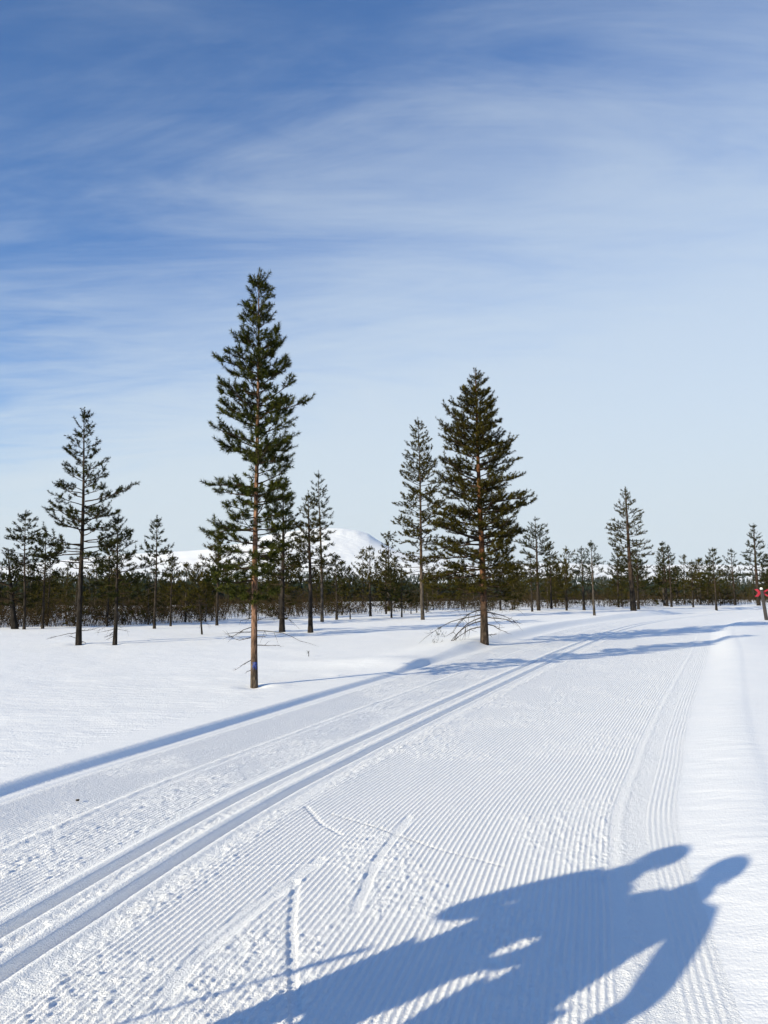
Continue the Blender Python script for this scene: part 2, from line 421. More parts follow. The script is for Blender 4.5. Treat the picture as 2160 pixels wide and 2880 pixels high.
RIDGE = np.array([(-1500, 1640), (-800, 1625), (-300, 1605), (0, 1596), (150, 1577), (350, 1558), (487, 1552), (590, 1549), (680, 1528), (760, 1503), (850, 1489), (905, 1484),
                  (960, 1485), (1005, 1491), (1035, 1500), (1060, 1517), (1095, 1538), (1130, 1561), (1190, 1585), (1300, 1592), (1560, 1582),
                  (1750, 1589), (1980, 1586), (2160, 1590), (2600, 1600), (3300, 1625)], float)
def hill_elev(az):
    px = 1080 + F * np.tan(np.clip(az, -1.2, 1.2))
    e = (1664 - np.interp(px, RIDGE[:, 0], RIDGE[:, 1])) / F
    return e * np.cos(np.clip(az, -1.2, 1.2)) * CP
HD0, HD1 = 900.0, 4600.0
def hill_z(r, az):
    s = np.clip((r - HD0) / (HD1 - HD0), 0, 1)
    e = hill_elev(az)
    # the lower skirt is common, the fells stand at the back
    skirt = 0.022 * r * sstep(0.0, 0.45, s) * np.cos(az)
    top = e * HD1
    x = r * np.sin(az); y = r * np.cos(az)
    px = 1080 + F * np.tan(np.clip(az, -1.2, 1.2)); es = 0
    for o in (-240, -160, -80, 0, 80, 160, 240): es = es + hill_elev(np.arctan((px + o - 1080) / F)) / 7
    wv = sstep(0.80, 1.0, s); top = (e * wv + es * (1 - wv)) * HD1
    body = skirt + (top - 0.022 * HD1 * np.cos(az)) * (sstep(0.42, 1.0, s) ** 1.15)
    nz = (fbm(x / 420, y / 420, 61, 3) - 0.5) * 34 * sstep(0.05, 0.3, s) * (1 - sstep(0.75, 0.97, s)) + (fbm(x / 90, y / 90, 62, 3) - 0.5) * 5 * sstep(0.0, 0.3, s) * (1 - 0.6 * sstep(.8, 1, s))
    over = np.clip((r - HD1) / 1500, 0, 2)
    return -9 + body + nz - over ** 2 * 160 + CAM_H * 0
def build_hills():
    az = np.radians(np.arange(-58, 58.01, 0.16)); r = np.concatenate([np.linspace(700, 4700, 150), np.linspace(4760, 6500, 14)])
    A, R = np.meshgrid(az, r)
    z = hill_z(R, A)
    V = np.stack([R * np.sin(A), R * np.cos(A), z], -1).reshape(-1, 3)
    o = obj('hills', mesh_np('hills', V, grid_faces(*A.shape)[:, ::-1], True), M_HILL)
    tag(o, kind='structure')
build_hills()

# ------------------------------------------------------------------ pines
def needle_template(n, ln, w, rng, length=1.0, fwd=0.75):
    V = []
    for i in range(n):
        a = rng.random() ** 0.8
        th = rng.random() * 2 * math.pi
        rad = np.array([math.cos(th), math.sin(th), 0]); side = np.array([-math.sin(th), math.cos(th), 0])
        f = fwd + 0.9 * max(0, a - 0.7) / 0.3
        d = rad + np.array([0, 0, f * (0.7 + 0.6 * rng.random())]); d /= np.linalg.norm(d)
        p = np.array([0, 0, a * length]); L = ln * (0.75 + 0.5 * rng.random())
        tw = side * math.cos(1.0 * rng.random()) + np.cross(d, side) * math.sin(1.5 * (rng.random() - .5))
        V += [p - tw * w / 2, p + tw * w / 2, p + d * L]
    return np.array(V)
class Pine:
    """local coordinates, z up from the snow; collects trunk, branches, needle shoots, dead branches"""
    def __init__(s, seed): s.rng = np.random.default_rng(seed); s.shoots = []; s.wood = Tubes(); s.dead = []
    def shoot(s, p, d, L): s.shoots.append((*p, *d, L))
    def needles(s, name, n, ln, w, fwd=0.42, smul=1.0):
        if not s.shoots: return None
        S = np.array(s.shoots); m = len(S); rng = s.rng
        temps = [needle_template(n, ln, w, rng, 1.0, fwd) for _ in range(5)]
        P = S[:, :3]; D = S[:, 3:6]; D = D / (np.linalg.norm(D, axis=1)[:, None] + 1e-9); L = S[:, 6] * smul
        ref = np.where(np.abs(D[:, 2:3]) < 0.9, np.array([[0, 0, 1.0]]), np.array([[1.0, 0, 0]]))
        U = np.cross(D, ref); U /= np.linalg.norm(U, axis=1)[:, None]; W = np.cross(D, U)
        ro = rng.random(m) * 2 * math.pi
        U2 = U * np.cos(ro)[:, None] + W * np.sin(ro)[:, None]; W2 = -U * np.sin(ro)[:, None] + W * np.cos(ro)[:, None]
        k = rng.integers(0, 5, m); out = []
        sc_ = 0.8 + 0.4 * rng.random(m)
        for q in range(5):
            ix = np.where(k == q)[0]
            if len(ix) == 0: continue
            T = temps[q]
            base = T.copy(); ax = T[0::3, 2] / 1.0
            axv = np.repeat((T[0::3, 2] + T[1::3, 2]) / 2, 3)
            offs = T.copy(); offs[:, 2] -= axv
            v = (P[ix][:, None, :] + D[ix][:, None, :] * (axv[None, :] * L[ix][:, None])[:, :, None]
                 + sc_[ix][:, None, None] * (U2[ix][:, None, :] * offs[None, :, 0:1] + W2[ix][:, None, :] * offs[None, :, 1:2] + D[ix][:, None, :] * offs[None, :, 2:3]))
            out.append(v.reshape(-1, 3))
        V = np.concatenate(out)
        return mesh_np(name, V, np.arange(len(V)).reshape(-1, 3))

def make_pine(seed, h, lean=(0, 0), r0=0.1, crown0=0.25, wl=None, wr=None, whorls=18, per=5, tuft=0.11, twig=0.13, needle=(20, 0.05, 0.010), up=(0.5, -0.05),
              gap=0.1, sides=10, dens=1.0, bend=0.02, dead_low=0.1, deadn=14, bare=0.30, name='pine', individual_dead=False, twig_sides=3, tipcurl=0.5):
    P = Pine(seed); rng = P.rng
    # trunk
    nz = 16
    zs = np.linspace(-0.35, h, nz + 1)
    f = np.clip(zs / h, 0, 1)
    ph = rng.random() * 6
    def axis(z):
        q = z / h
        return np.array([lean[0] * q + bend * h * 0.5 * math.sin(q * 3.3 + ph) * q * (1.2 - q), lean[1] * q + bend * h * 0.4 * math.cos(q * 2.9 + ph) * q * (1.2 - q), z])
    def rad(q): return r0 * (0.06 + 0.94 * max(0.0, 1 - q) ** 0.85) * (1 + 0.22 * math.exp(-max(q, 0) * h / 0.18))
    tr = Tubes()
    tr.add([axis(z) for z in zs], [rad(max(0, z / h)) for z in zs], sides, jit=0.07, rng=rng)
    wl = wl or [(0, 0.05), (0.5, 1), (1, 1)]; wr = wr or wl
    wlx, wly = np.array(wl).T; wrx, wry = np.array(wr).T
    # live branches
    cz0 = crown0 * h
    k = 0
    spacing = []
    z = cz0; total = h - cz0
    zlist = []
    for i in range(whorls):
        q = (i + 0.3) / whorls
        zlist.append(cz0 + total * (1 - (1 - q) ** 1.02) * 0.985)
    for zi, zb in enumerate(zlist):
        nb = per + int(rng.integers(-1, 2))
        ph0 = rng.random() * 6.28
        for b in range(nb):
            if rng.random() < gap: continue
            az = ph0 + b * 2 * math.pi / nb + rng.normal() * 0.25
            zz = zb + rng.normal() * 0.25 * total / whorls
            zz = min(max(zz, cz0 * 0.9), h * 0.985)
            qt = 1 - (zz - cz0) / total           # 0 top, 1 crown base
            c = (1 + math.cos(az)) / 2
            W = np.interp(qt, wlx, wly) * (1 - c) + np.interp(qt, wrx, wry) * c
            e0 = up[0] * (1 - qt) + up[1] * qt + rng.normal() * 0.10
            q2 = min(max(qt - W * 0.8 * math.tan(max(e0, 0) + 0.12) / total, 0), 1)
            W = np.interp(q2, wlx, wly) * (1 - c) + np.interp(q2, wrx, wry) * c
            L = W * (0.68 + 0.40 * rng.random()) / max(0.5, math.cos(e0))
            if L < 0.05: L = 0.05
            a0 = axis(zz); m = 6
            pts = [a0]; e = e0; a = az
            for j in range(m - 1):
                pts.append(pts[-1] + np.array([math.cos(a) * math.cos(e), math.sin(a) * math.cos(e), math.sin(e)]) * L / (m - 1))
                e += tipcurl * (0.6 - qt * 0.2) / m * (j + 0.5) * 0.5 + rng.normal() * 0.09; a += rng.normal() * 0.10
            pts = np.array(pts)
            rb = min(0.004 + 0.014 * L, rad(zz / h) * 0.6)
            P.wood.add(pts, np.linspace(rb, rb * 0.25, m), 4 if sides > 7 else 3)
            # foliage starts beyond the bare inner part
            b0 = bare * qt
            nt_ = max(1, int(dens * L * (1 - b0) / twig))
            def at(u):
                x = u * (m - 1); i = min(int(x), m - 2); return pts[i] * (1 - x + i) + pts[i + 1] * (x - i), (pts[i + 1] - pts[i]) / (np.linalg.norm(pts[i + 1] - pts[i]) + 1e-9)
            for j in range(nt_):
                u = b0 + (1 - b0) * (j + rng.random()) / nt_
                p, d = at(u)
                side = 1 if (j % 2) else -1
                lat = np.array([-d[1], d[0], 0.0]); lat /= np.linalg.norm(lat) + 1e-9
                ang = 0.75 + rng.normal() * 0.2
                dd = d * math.cos(ang) + lat * side * math.sin(ang) + np.array([0, 0, 0.10 + rng.normal() * 0.22])
                dd /= np.linalg.norm(dd)
                tl = (0.30 * L * (1 - u) + tuft * (0.6 + 0.9 * rng.random())) * (0.7 + 0.6 * rng.random())
                q1 = p + dd * tl * 0.5 + np.array([0, 0, 0.02 * tl]); q2 = q1 + (dd + np.array([0, 0, 0.25])) / 1.03 * tl * 0.5
                P.wood.add([p, q1, q2], [rb * 0.35 + 0.0015, rb * 0.25 + 0.001, 0.0012], twig_sides)
                # shoots along the twig
                ns = max(1, int(round(tl / (tuft * 0.85))))
                for s_ in range(ns):
                    v = 1 - s_ / max(1, ns) * 0.75
                    pp = p + (q2 - p) * (v - min(0.5, tuft * 0.7 / max(tl, 1e-3)))
                    d3 = (q2 - q1); d3 = d3 / (np.linalg.norm(d3) + 1e-9)
                    if s_: d3 = d3 * 0.75 + lat * (1 if s_ % 2 else -1) * 0.65 * np.sign(side) + np.array([0, 0, rng.normal() * 0.3])
                    P.shoot(pp, d3 + rng.normal(size=3) * 0.12 + np.array([0, 0, 0.12]), tuft * (0.8 + 0.45 * rng.random()))
            p, d = at(0.97); P.shoot(p - d * tuft * 0.4, d + np.array([0, 0, 0.25]), tuft * 1.2)
            if L > 3 * tuft:
                for u in (0.80, 0.88): p, d = at(u); P.shoot(p, d + rng.normal(size=3) * 0.25, tuft)
    # leader
    for zz in np.linspace(h * 0.955, h * 0.995, 3):
        P.shoot(axis(zz), (0.05, 0, 1), tuft * 1.1)
    for a in range(5):
        P.shoot(axis(h * 0.97), (math.cos(a * 1.256), math.sin(a * 1.256), 0.9), tuft)
    # dead lower branches
    for i in range(deadn):
        zz = h * (dead_low + (crown0 + 0.10 - dead_low) * (i + rng.random()) / max(1, deadn))
        qt = min(1, max(0, 1 - (zz - cz0) / total))
        az = rng.random() * 6.28; c = (1 + math.cos(az)) / 2
        L = (wly[-1] * (1 - c) + wry[-1] * c) * (0.35 + 0.55 * rng.random())
        dt = dead_branch(rng, axis(zz), az, L, up=-0.18 - 0.25 * rng.random(), r=0.004 + 0.007 * L, sides=4 if individual_dead else 3)
        P.dead.append(dt)
    n, ln, w = needle
    return P, tr, n, ln, w
def dead_branch(rng, p0, az, L, up=-0.2, r=0.01, sides=4, forks=5, curl=0.1):
    T = Tubes(); m = 6; pts = [np.array(p0)]; e = up; a = az
    for j in range(m - 1):
        pts.append(pts[-1] + np.array([math.cos(a) * math.cos(e), math.sin(a) * math.cos(e), math.sin(e)]) * L / (m - 1)); e += rng.normal() * 0.13 + curl / m; a += rng.normal() * 0.16
    T.add(pts, np.linspace(r, r * 0.3, m), sides)
    for k in range(forks):
        i = int(rng.integers(1, m)); p = pts[i]; aa = a + rng.normal() * 0.8; ee = e + rng.normal() * 0.35; l = L * (0.12 + 0.3 * rng.random())
        d = np.array([math.cos(aa) * math.cos(ee), math.sin(aa) * math.cos(ee), math.sin(ee)])
        T.add([p, p + d * l * 0.5, p + d * l + np.array([0, 0, rng.normal() * 0.05 * L])], [r * 0.45, r * 0.3, r * 0.12], 3)
    return T
def finish_pine(name, label, loc, built, bark, needle_m, group=None, individual_dead=False, twig_m=None, rz=0):
    P, tr, n, ln, w = built
    root = empty(name, loc, rz)
    tag(root, label, 'tree', group)
    obj('trunk', tr.mesh('trunk'), bark, root)
    br = obj('branches', P.wood.mesh('branches'), twig_m or M_TWIG, root)
    me = P.needles('crown', n, ln, w)
    if me: obj('crown', me, needle_m, root)
    if individual_dead:
        for T in P.dead: obj('dead_branch', T.mesh('dead_branch'), M_DEAD, root)
    elif P.dead:
        off = 0; VV = []; FF = []
        for T in P.dead:
            V = np.concatenate(T.V); Fq = np.concatenate(T.F); VV.append(V); FF.append(Fq + off); off += len(V)
        obj('dead_branches', mesh_np('dead_branches', np.concatenate(VV), np.concatenate(FF), True), M_DEAD, root)['kind'] = 'stuff'
    return root

def prof(rows, y0, y1, s):            # rows: (photo row, half width in photo px) -> (0 top..1 base, metres)
    return [((y - y0) / (y1 - y0), w * s) for y, w in rows]

# ---- the tall slim pine in front
def tall_pine():
    x, y, z = place(715, 1931)
    h = z_at(768, y) - z; s = depth(y, z + h / 2) / F
    k = 0.5423
    Lr = [(36, 25), (130, 60), (220, 115), (330, 140), (380, 165), (510, 230), (620, 245), (720, 230), (830, 235), (960, 265), (1090, 285), (1170, 255), (1270, 200), (1350, 335), (1450, 280), (1560, 270), (1700, 220)]
    Rr = [(36, 25), (130, 60), (220, 60), (330, 115), (380, 170), (510, 225), (620, 240), (720, 265), (830, 190), (960, 295), (1090, 230), (1170, 255), (1270, 190), (1350, 190), (1450, 180), (1560, 190), (1700, 170)]
    wl = prof(Lr, 36, 1700, k * s * 0.95); wr = prof(Rr, 36, 1700, k * s * 0.95)
    yb = 750 + 1700 * k
    cz = (z_at(yb, y) - z) / h
    tx = x_at(725, y, z + h) - x
    b = make_pine(5, h, (tx, 0), r0=0.056, crown0=cz, wl=wl, wr=wr, whorls=28, per=6, tuft=0.108, twig=0.092, needle=(44, 0.064, 0.0120), up=(0.70, -0.10),
                  gap=0.11, sides=14, dens=1.1, bend=0.022, dead_low=0.28, deadn=10, bare=0.30, individual_dead=True)
    P = b[0]; rng = np.random.default_rng(77)
    # the dead twigs low on the stem, read from the photo: (row, side, length px, droop)
    for py, sd, Lp, dr in [(1762, -1, 80, -0.25), (1775, -1, 66, -0.2), (1790, -1, 72, -0.28), (1774, 1, 130, 0.0), (1790, 1, 28, -0.1), (1814, 1, 62, -0.03), (1818, -1, 10, 0), (1852, -1, 62, -0.5), (1882, -1, 22, -0.35), (1745, 1, 24, 0.1), (1720, 1, 95, -0.15), (1735, -1, 40, -0.3)]:
        zz = z_at(py, y) - z; az = (math.pi if sd < 0 else 0) + rng.normal() * 0.15
        P.dead.append(dead_branch(rng, (0.01 * sd, 0, zz), az, Lp * s, up=dr, r=0.0085, sides=5, forks=4))
    t = finish_pine('pine_tree', 'tall slim pine with orange bark standing alone in front on the open snow', (x, y, z), b, M_BARK_TALL, M_NEEDLE, individual_dead=True)
    # blue paint daubed on the bark
    zz = z_at(1872, y) - z; q = zz / h
    rr = 0.056 * (0.06 + 0.94 * (1 - q) ** 0.85) * 1.05
    V = []; Fc = []; na, nzv = 9, 6
    rg = np.random.default_rng(3)
    for i in range(nzv):
        for j in range(na):
            a = -math.pi / 2 - 0.35 + 1.25 * j / (na - 1) + 0.1 * rg.normal()
            V.append((rr * 1.03 * math.cos(a) + tx * q, rr * 1.03 * math.sin(a), zz + (i / (nzv - 1) - 0.5) * 0.11 + 0.012 * rg.normal()))
    obj('paint_mark', mesh_np('paint_mark', V, grid_faces(nzv, na), True), plain('blue_paint', (0.02, 0.035, 0.16), 0.6, 0.3, 0.6, 60), t)['label'] = 'daub of blue paint on the bark'
tall_pine()

# ---- the broad pine by the trail
def broad_pine():
    x, y, z = place(1363, 1810)
    h = z_at(1045, y) - z; s = depth(y, z + h / 2) / F
    k = 0.3707
    Lr = [(65, 20), (130, 80), (220, 160), (400, 300), (520, 290), (620, 345), (700, 410), (800, 420), (900, 430), (1000, 420), (1100, 470), (1200, 500), (1300, 480), (1400, 470), (1600, 450), (1760, 430)]
    Rr = [(65, 20), (130, 95), (220, 130), (300, 205), (400, 190), (520, 295), (620, 290), (700, 315), (800, 335), (900, 345), (1000, 405), (1100, 410), (1200, 375), (1300, 370), (1400, 270), (1500, 300), (1760, 280)]
    wl = prof(Lr, 65, 1760, k * s); wr = prof(Rr, 65, 1760, k * s)
    cz = (z_at(1020 + 1760 * k, y) - z) / h
    tx = x_at(1339, y, z + h) - x
    b = make_pine(8, h, (tx, 0), r0=0.115, crown0=cz, wl=wl, wr=wr, whorls=30, per=7, tuft=0.125, twig=0.104, needle=(32, 0.068, 0.016), up=(0.50, 0.02),
                  gap=0.13, sides=14, dens=1.1, bend=0.022, dead_low=0.12, deadn=26, bare=0.38, individual_dead=True)
    P = b[0]; rng = np.random.default_rng(31)
    for py, sd, Lp, dr, cu in [(1735, -1, 120, -0.35, -0.9), (1745, -1, 130, -0.25, -0.5), (1762, -1, 95, -0.15, -0.6), (1722, 1, 105, -0.1, -0.5), (1734, 1, 95, -0.2, -0.3), (1755, 1, 60, -0.2, 0), (1786, 1, 28, 0.0, 0), (1728, -1, 150, -0.2, -0.7), (1715, -1, 140, -0.1, -0.3)]:
        zz = z_at(py, y) - z; az = (math.pi if sd < 0 else 0) + rng.normal() * 0.3
        P.dead.append(dead_branch(rng, (0.03 * sd, 0, zz), az, Lp * s, up=dr, r=0.018, sides=5, forks=9, curl=cu))
    t = finish_pine('pine_tree', 'broad dense pine with drooping dead lower branches beside the ski trail', (x, y, z), b, M_BARK_BIG, M_NEEDLE_O, individual_dead=True)
    # living sprigs on the drooping tip of the lowest branch
    sp = Pine(9); rng = sp.rng
    for i in range(40):
        px, py = 1222 + rng.normal() * 9 + 14 * rng.random(), 1760 + 45 * rng.random()
        zz = z_at(py, y - 0.2)
        sp.shoot((x_at(px, y, zz) - x, -0.2 + rng.normal() * 0.1, max(0.03, zz - z)), (rng.normal() * 0.6, rng.normal() * 0.5, -1 + 0.5 * rng.random()), 0.07)
    obj('sprig', sp.needles('sprig', 10, 0.035, 0.010), M_NEEDLE_D, t)['kind'] = 'stuff'
broad_pine()

# ---- the other pines one can pick out: base px, top px, half width px, crown base (fraction of height), look, label
def half(hw, kind):
    if kind == 'cone': return [(0, 0.08 * hw), (0.12, 0.28 * hw), (0.4, 0.68 * hw), (0.75, hw), (1, 0.85 * hw)]
    if kind == 'slim': return [(0, 0.10 * hw), (0.15, 0.40 * hw), (0.4, 0.75 * hw), (0.7, hw), (1, 0.75 * hw)]
    if kind == 'round': return [(0, 0.15 * hw), (0.12, 0.55 * hw), (0.4, 0.9 * hw), (0.7, hw), (1, 0.75 * hw)]
    return [(0, 0.1 * hw), (0.2, 0.5 * hw), (0.5, hw), (1, 0.9 * hw)]
def named_pine(seed, base, top, hw, crown0, kind, label, bark=None, ndl=None, per=5, wm=1.0, r_px=None, hwr=None, dens=1.0, gap=0.10, low=None, grp=None):
    x, y, z = place(*base)
    h = z_at(top[1], y) - z; s = depth(y, z + h / 2) / F
    tx = x_at(top[0], y, z + h) - x
    wl = [(a, b * s) for a, b in half(hw, kind)]; wr = [(a, b * s) for a, b in half(hwr or hw, kind)]
    near = y < 32
    tuft = 0.130 if near else 0.16 if y < 60 else 0.22
    needle = (28, 0.072, 0.019) if near else (16, 0.092, 0.032) if y < 60 else (12, 0.11, 0.055)
    r0 = (r_px or 7) * s
    nwh = int(max(9, min(22, h * (1 - crown0) / (0.30 if near else 0.36) * wm)))
    b = make_pine(seed, h, (tx, 0), r0=r0, crown0=crown0, wl=wl, wr=wr, whorls=nwh, per=per, tuft=tuft, twig=0.12 if near else 0.15 if y < 60 else 0.20, needle=needle,
                  up=(0.6, 0.0), gap=gap, sides=9 if near else 6, bend=0.03, dead_low=low if low is not None else max(0.06, crown0 * 0.35), deadn=16 if near else 10, bare=0.4, dens=dens)
    return finish_pine('pine_tree', label, (x, y, z), b, bark or M_BARK_FAR, ndl or M_NEEDLE_O, grp), (x, y, z, h, s)
NP = [
 (101, (221, 1812), (236, 1157), 118, 0.33, 'cone', 'open-crowned dark pine left of the tall slim pine, taller of the left pair', dict(bark=M_BARK_DARK, ndl=M_NEEDLE_D, r_px=8, per=5, dens=0.9)),
 (102, (323, 1812), (334, 1457), 80, 0.36, 'round', 'shorter black-trunked pine just right of the open-crowned dark pine', dict(bark=M_BARK_DARK, ndl=M_NEEDLE_D, r_px=6)),
 (103, (68, 1770), (73, 1443), 58, 0.55, 'round', 'pine with a long bare pale stem near the left edge', dict(bark=M_BARK_FAR, ndl=M_NEEDLE_D, r_px=4)),
 (104, (120, 1768), (128, 1500), 56, 0.45, 'round', 'bushy dark pine between the pale-stemmed pine and the open-crowned dark pine', dict(ndl=M_NEEDLE_D, r_px=4)),
 (105, (42, 1769), (22, 1556), 85, 0.30, 'round', 'gnarled dark pine with the thickest trunk at the left edge', dict(bark=M_BARK_DARK, ndl=M_NEEDLE_D, r_px=9, per=6)),
 (106, (434, 1768), (441, 1457), 62, 0.42, 'cone', 'pointed pine midway between the left pair and the tall slim pine', dict(r_px=4, ndl=M_NEEDLE_D)),
 (107, (480, 1761), (485, 1570), 34, 0.35, 'slim', 'small narrow pine just right of the pointed pine', dict(r_px=3)),
 (108, (610, 1759), (615, 1482), 62, 0.40, 'slim', 'pine behind the tall slim pine, on its left', dict(r_px=4, ndl=M_NEEDLE_O)),
 (109, (568, 1784), (556, 1592), 52, 0.42, 'round', 'small crooked yellow-green pine rising alone from the open snow', dict(r_px=2.5, ndl=M_NEEDLE_O)),
 (110, (793, 1778), (795, 1362), 78, 0.33, 'round', 'dark pine with a black trunk right behind the tall slim pine, on its right', dict(bark=M_BARK_DARK, ndl=M_NEEDLE_D, r_px=8, per=6)),
 (111, (873, 1779), (868, 1390), 66, 0.36, 'slim', 'olive pine left of the slender spire in the middle', dict(r_px=7, ndl=M_NEEDLE_O, per=6)),
 (112, (906, 1749), (896, 1331), 44, 0.42, 'slim', 'slender spire-shaped pine in front of the snowy fell, with a pale stem', dict(bark=M_BARK_PALE, r_px=5, ndl=M_NEEDLE_D)),
 (113, (947, 1743), (944, 1566), 40, 0.42, 'round', 'round-topped small pine just right of the slender spire', dict(r_px=4, ndl=M_NEEDLE_D)),
 (114, (1042, 1733), (1039, 1541), 44, 0.40, 'cone', 'cone-shaped pine standing in front of the fell slope', dict(r_px=4, ndl=M_NEEDLE_O)),
 (115, (1086, 1727), (1083, 1564), 26, 0.35, 'slim', 'thin pine between the cone-shaped pine and the broad pine', dict(r_px=3)),
 (116, (1101, 1738), (1098, 1598), 32, 0.30, 'slim', 'short pine in front of the thin one left of the broad pine', dict(r_px=3, ndl=M_NEEDLE_D)),
 (117, (1189, 1743), (1174, 1180), 92, 0.22, 'slim', 'tall narrow pine half hidden behind the left side of the broad pine', dict(bark=M_BARK_PALE, r_px=6, ndl=M_NEEDLE_O, wm=1.1, per=6)),
 (118, (1515, 1717), (1504, 1457), 66, 0.35, 'round', 'dark spreading pine right behind the broad pine, on its right', dict(r_px=5, ndl=M_NEEDLE_D)),
 (119, (1551, 1712), (1544, 1532), 30, 0.40, 'slim', 'slim pine just right of the dark spreading pine', dict(r_px=3)),
 (120, (1594, 1717), (1589, 1583), 36, 0.25, 'cone', 'low bushy green pine between the slim pine and the twin pines', dict(r_px=3, ndl=M_NEEDLE_O, per=6)),
 (121, (1643, 1716), (1635, 1542), 34, 0.35, 'slim', 'left one of the twin pines before the big pine across the field', dict(r_px=4, ndl=M_NEEDLE_D)),
 (122, (1672, 1731), (1661, 1528), 34, 0.42, 'slim', 'right one of the twin pines, nearer, with a pale bare stem', dict(bark=M_BARK_PALE, r_px=3.5, ndl=M_NEEDLE_D)),
 (123, (1782, 1718), (1758, 1375), 78, 0.42, 'cone', 'big lone-looking pine with a layered crown right of centre across the field', dict(r_px=8, ndl=M_NEEDLE_O, per=6, bark=M_BARK_FAR)),
 (124, (1796, 1714), (1790, 1547), 58, 0.25, 'round', 'dense lower pine standing behind the big layered pine', dict(r_px=4, ndl=M_NEEDLE_D, per=6)),
 (125, (1740, 1708), (1735, 1545), 38, 0.40, 'slim', 'greyish thin pine left behind the big layered pine', dict(r_px=3, ndl=M_NEEDLE_D)),
 (126, (1876, 1705), (1862, 1527), 34, 0.30, 'slim', 'left stem of the close pair right of the big layered pine', dict(r_px=4, ndl=M_NEEDLE_D)),
 (127, (1889, 1707), (1878, 1538), 34, 0.30, 'slim', 'right stem of the close pair right of the big layered pine', dict(r_px=3, ndl=M_NEEDLE_D)),
 (128, (1950, 1708), (1945, 1582), 34, 0.40, 'cone', 'small thin-crowned pine alone against the white ridge on the right', dict(r_px=2.5, ndl=M_NEEDLE_O)),
 (129, (2015, 1713), (2005, 1545), 34, 0.35, 'slim', 'leftmost of the three pines before the red marker', dict(r_px=3, ndl=M_NEEDLE_D)),
 (130, (2068, 1702), (2056, 1548), 36, 0.35, 'slim', 'middle one of the three pines before the red marker', dict(r_px=3, ndl=M_NEEDLE_D)),
 (131, (2134, 1703), (2119, 1478), 44, 0.32, 'cone', 'tallest pine at the right edge, directly behind the red marker', dict(r_px=5, ndl=M_NEEDLE_D)),
 (132, (2178, 1703), (2176, 1530), 40, 0.32, 'slim', 'pine cut off by the right edge of the picture', dict(r_px=4, ndl=M_NEEDLE_D)),
 (133, (1408, 1717), (1404, 1522), 44, 0.30, 'round', 'green pine seen behind the right side of the broad trunk', dict(r_px=3, ndl=M_NEEDLE_O)),
 (134, (1497, 1720), (1490, 1560), 34, 0.40, 'slim', 'thin-stemmed pine left of the dark spreading pine', dict(r_px=3)),
 (135, (985, 1742), (982, 1600), 26, 0.35, 'slim', 'thin young pine between the round-topped and the cone-shaped pines', dict(r_px=2, ndl=M_NEEDLE_O)),
 (136, (1130, 1736), (1128, 1604), 30, 0.30, 'slim', 'short pine nearest the left foot of the tall narrow pine', dict(r_px=2.5, ndl=M_NEEDLE_D)),
]
info = {}
for sd, base, top, hw, c0, kind, label, kw in NP:
    o, inf = named_pine(sd, base, top, hw, c0, kind, label, **kw); info[sd] = (o, inf)
# the long limb of the open-crowned pine reaching right, and its low dead twigs
def long_limb():
    o, (x, y, z, h, s) = info[101]
    P = Pine(55); rng = P.rng
    z0 = z_at(1410, y) - z; L = 138 * s; pts = []; p = np.array([0.03, 0, z0])
    for j in range(8):
        pts.append(p.copy()); p = p + np.array([1, -0.25, 0.10 + 0.05 * j]) * L / 7.3
    W = Tubes(); W.add(pts, np.linspace(0.022, 0.005, 8), 5)
    for j in range(26):
        u = 0.25 + 0.75 * j / 26; i = min(int(u * 7), 6); p = pts[i] + (pts[i + 1] - pts[i]) * (u * 7 - i)
        d = np.array([0.7, rng.normal() * 0.6, 0.35 + 0.4 * rng.random()]); d /= np.linalg.norm(d); l = 0.12 + 0.22 * rng.random()
        W.add([p, p + d * l * 0.5, p + d * l], [0.005, 0.004, 0.002], 3)
        for q in range(3): P.shoot(p + d * l * (0.55 + 0.22 * q), d + rng.normal(size=3) * 0.35, 0.12)
    lb = obj('limb', W.mesh('limb'), M_TWIG, o)
    obj('foliage', P.needles('foliage', 20, 0.060, 0.018), M_NEEDLE_D, lb)
    for py, sd, Lp, dr in [(1778, -1, 78, -0.18), (1795, -1, 32, 0.0), (1772, 1, 60, -0.15), (1800, 1, 22, -0.3)]:
        obj('dead_branch', dead_branch(rng, (0, 0, z_at(py, y) - z), math.pi if sd < 0 else 0, Lp * s, up=dr, r=0.012, sides=4, forks=5).mesh('dead_branch'), M_DEAD, o)
    o, (x, y, z, h, s) = info[102]
    for py, sd, Lp, dr in [(1765, -1, 50, -0.6), (1772, -1, 42, -0.7), (1780, -1, 36, -0.5), (1783, -1, 30, -0.8)]:
        obj('dead_branch', dead_branch(rng, (0, 0, z_at(py, y) - z), math.pi + rng.normal() * .2, Lp * s, up=dr, r=0.009, sides=4, forks=5).mesh('dead_branch'), M_DEAD, o)
long_limb()

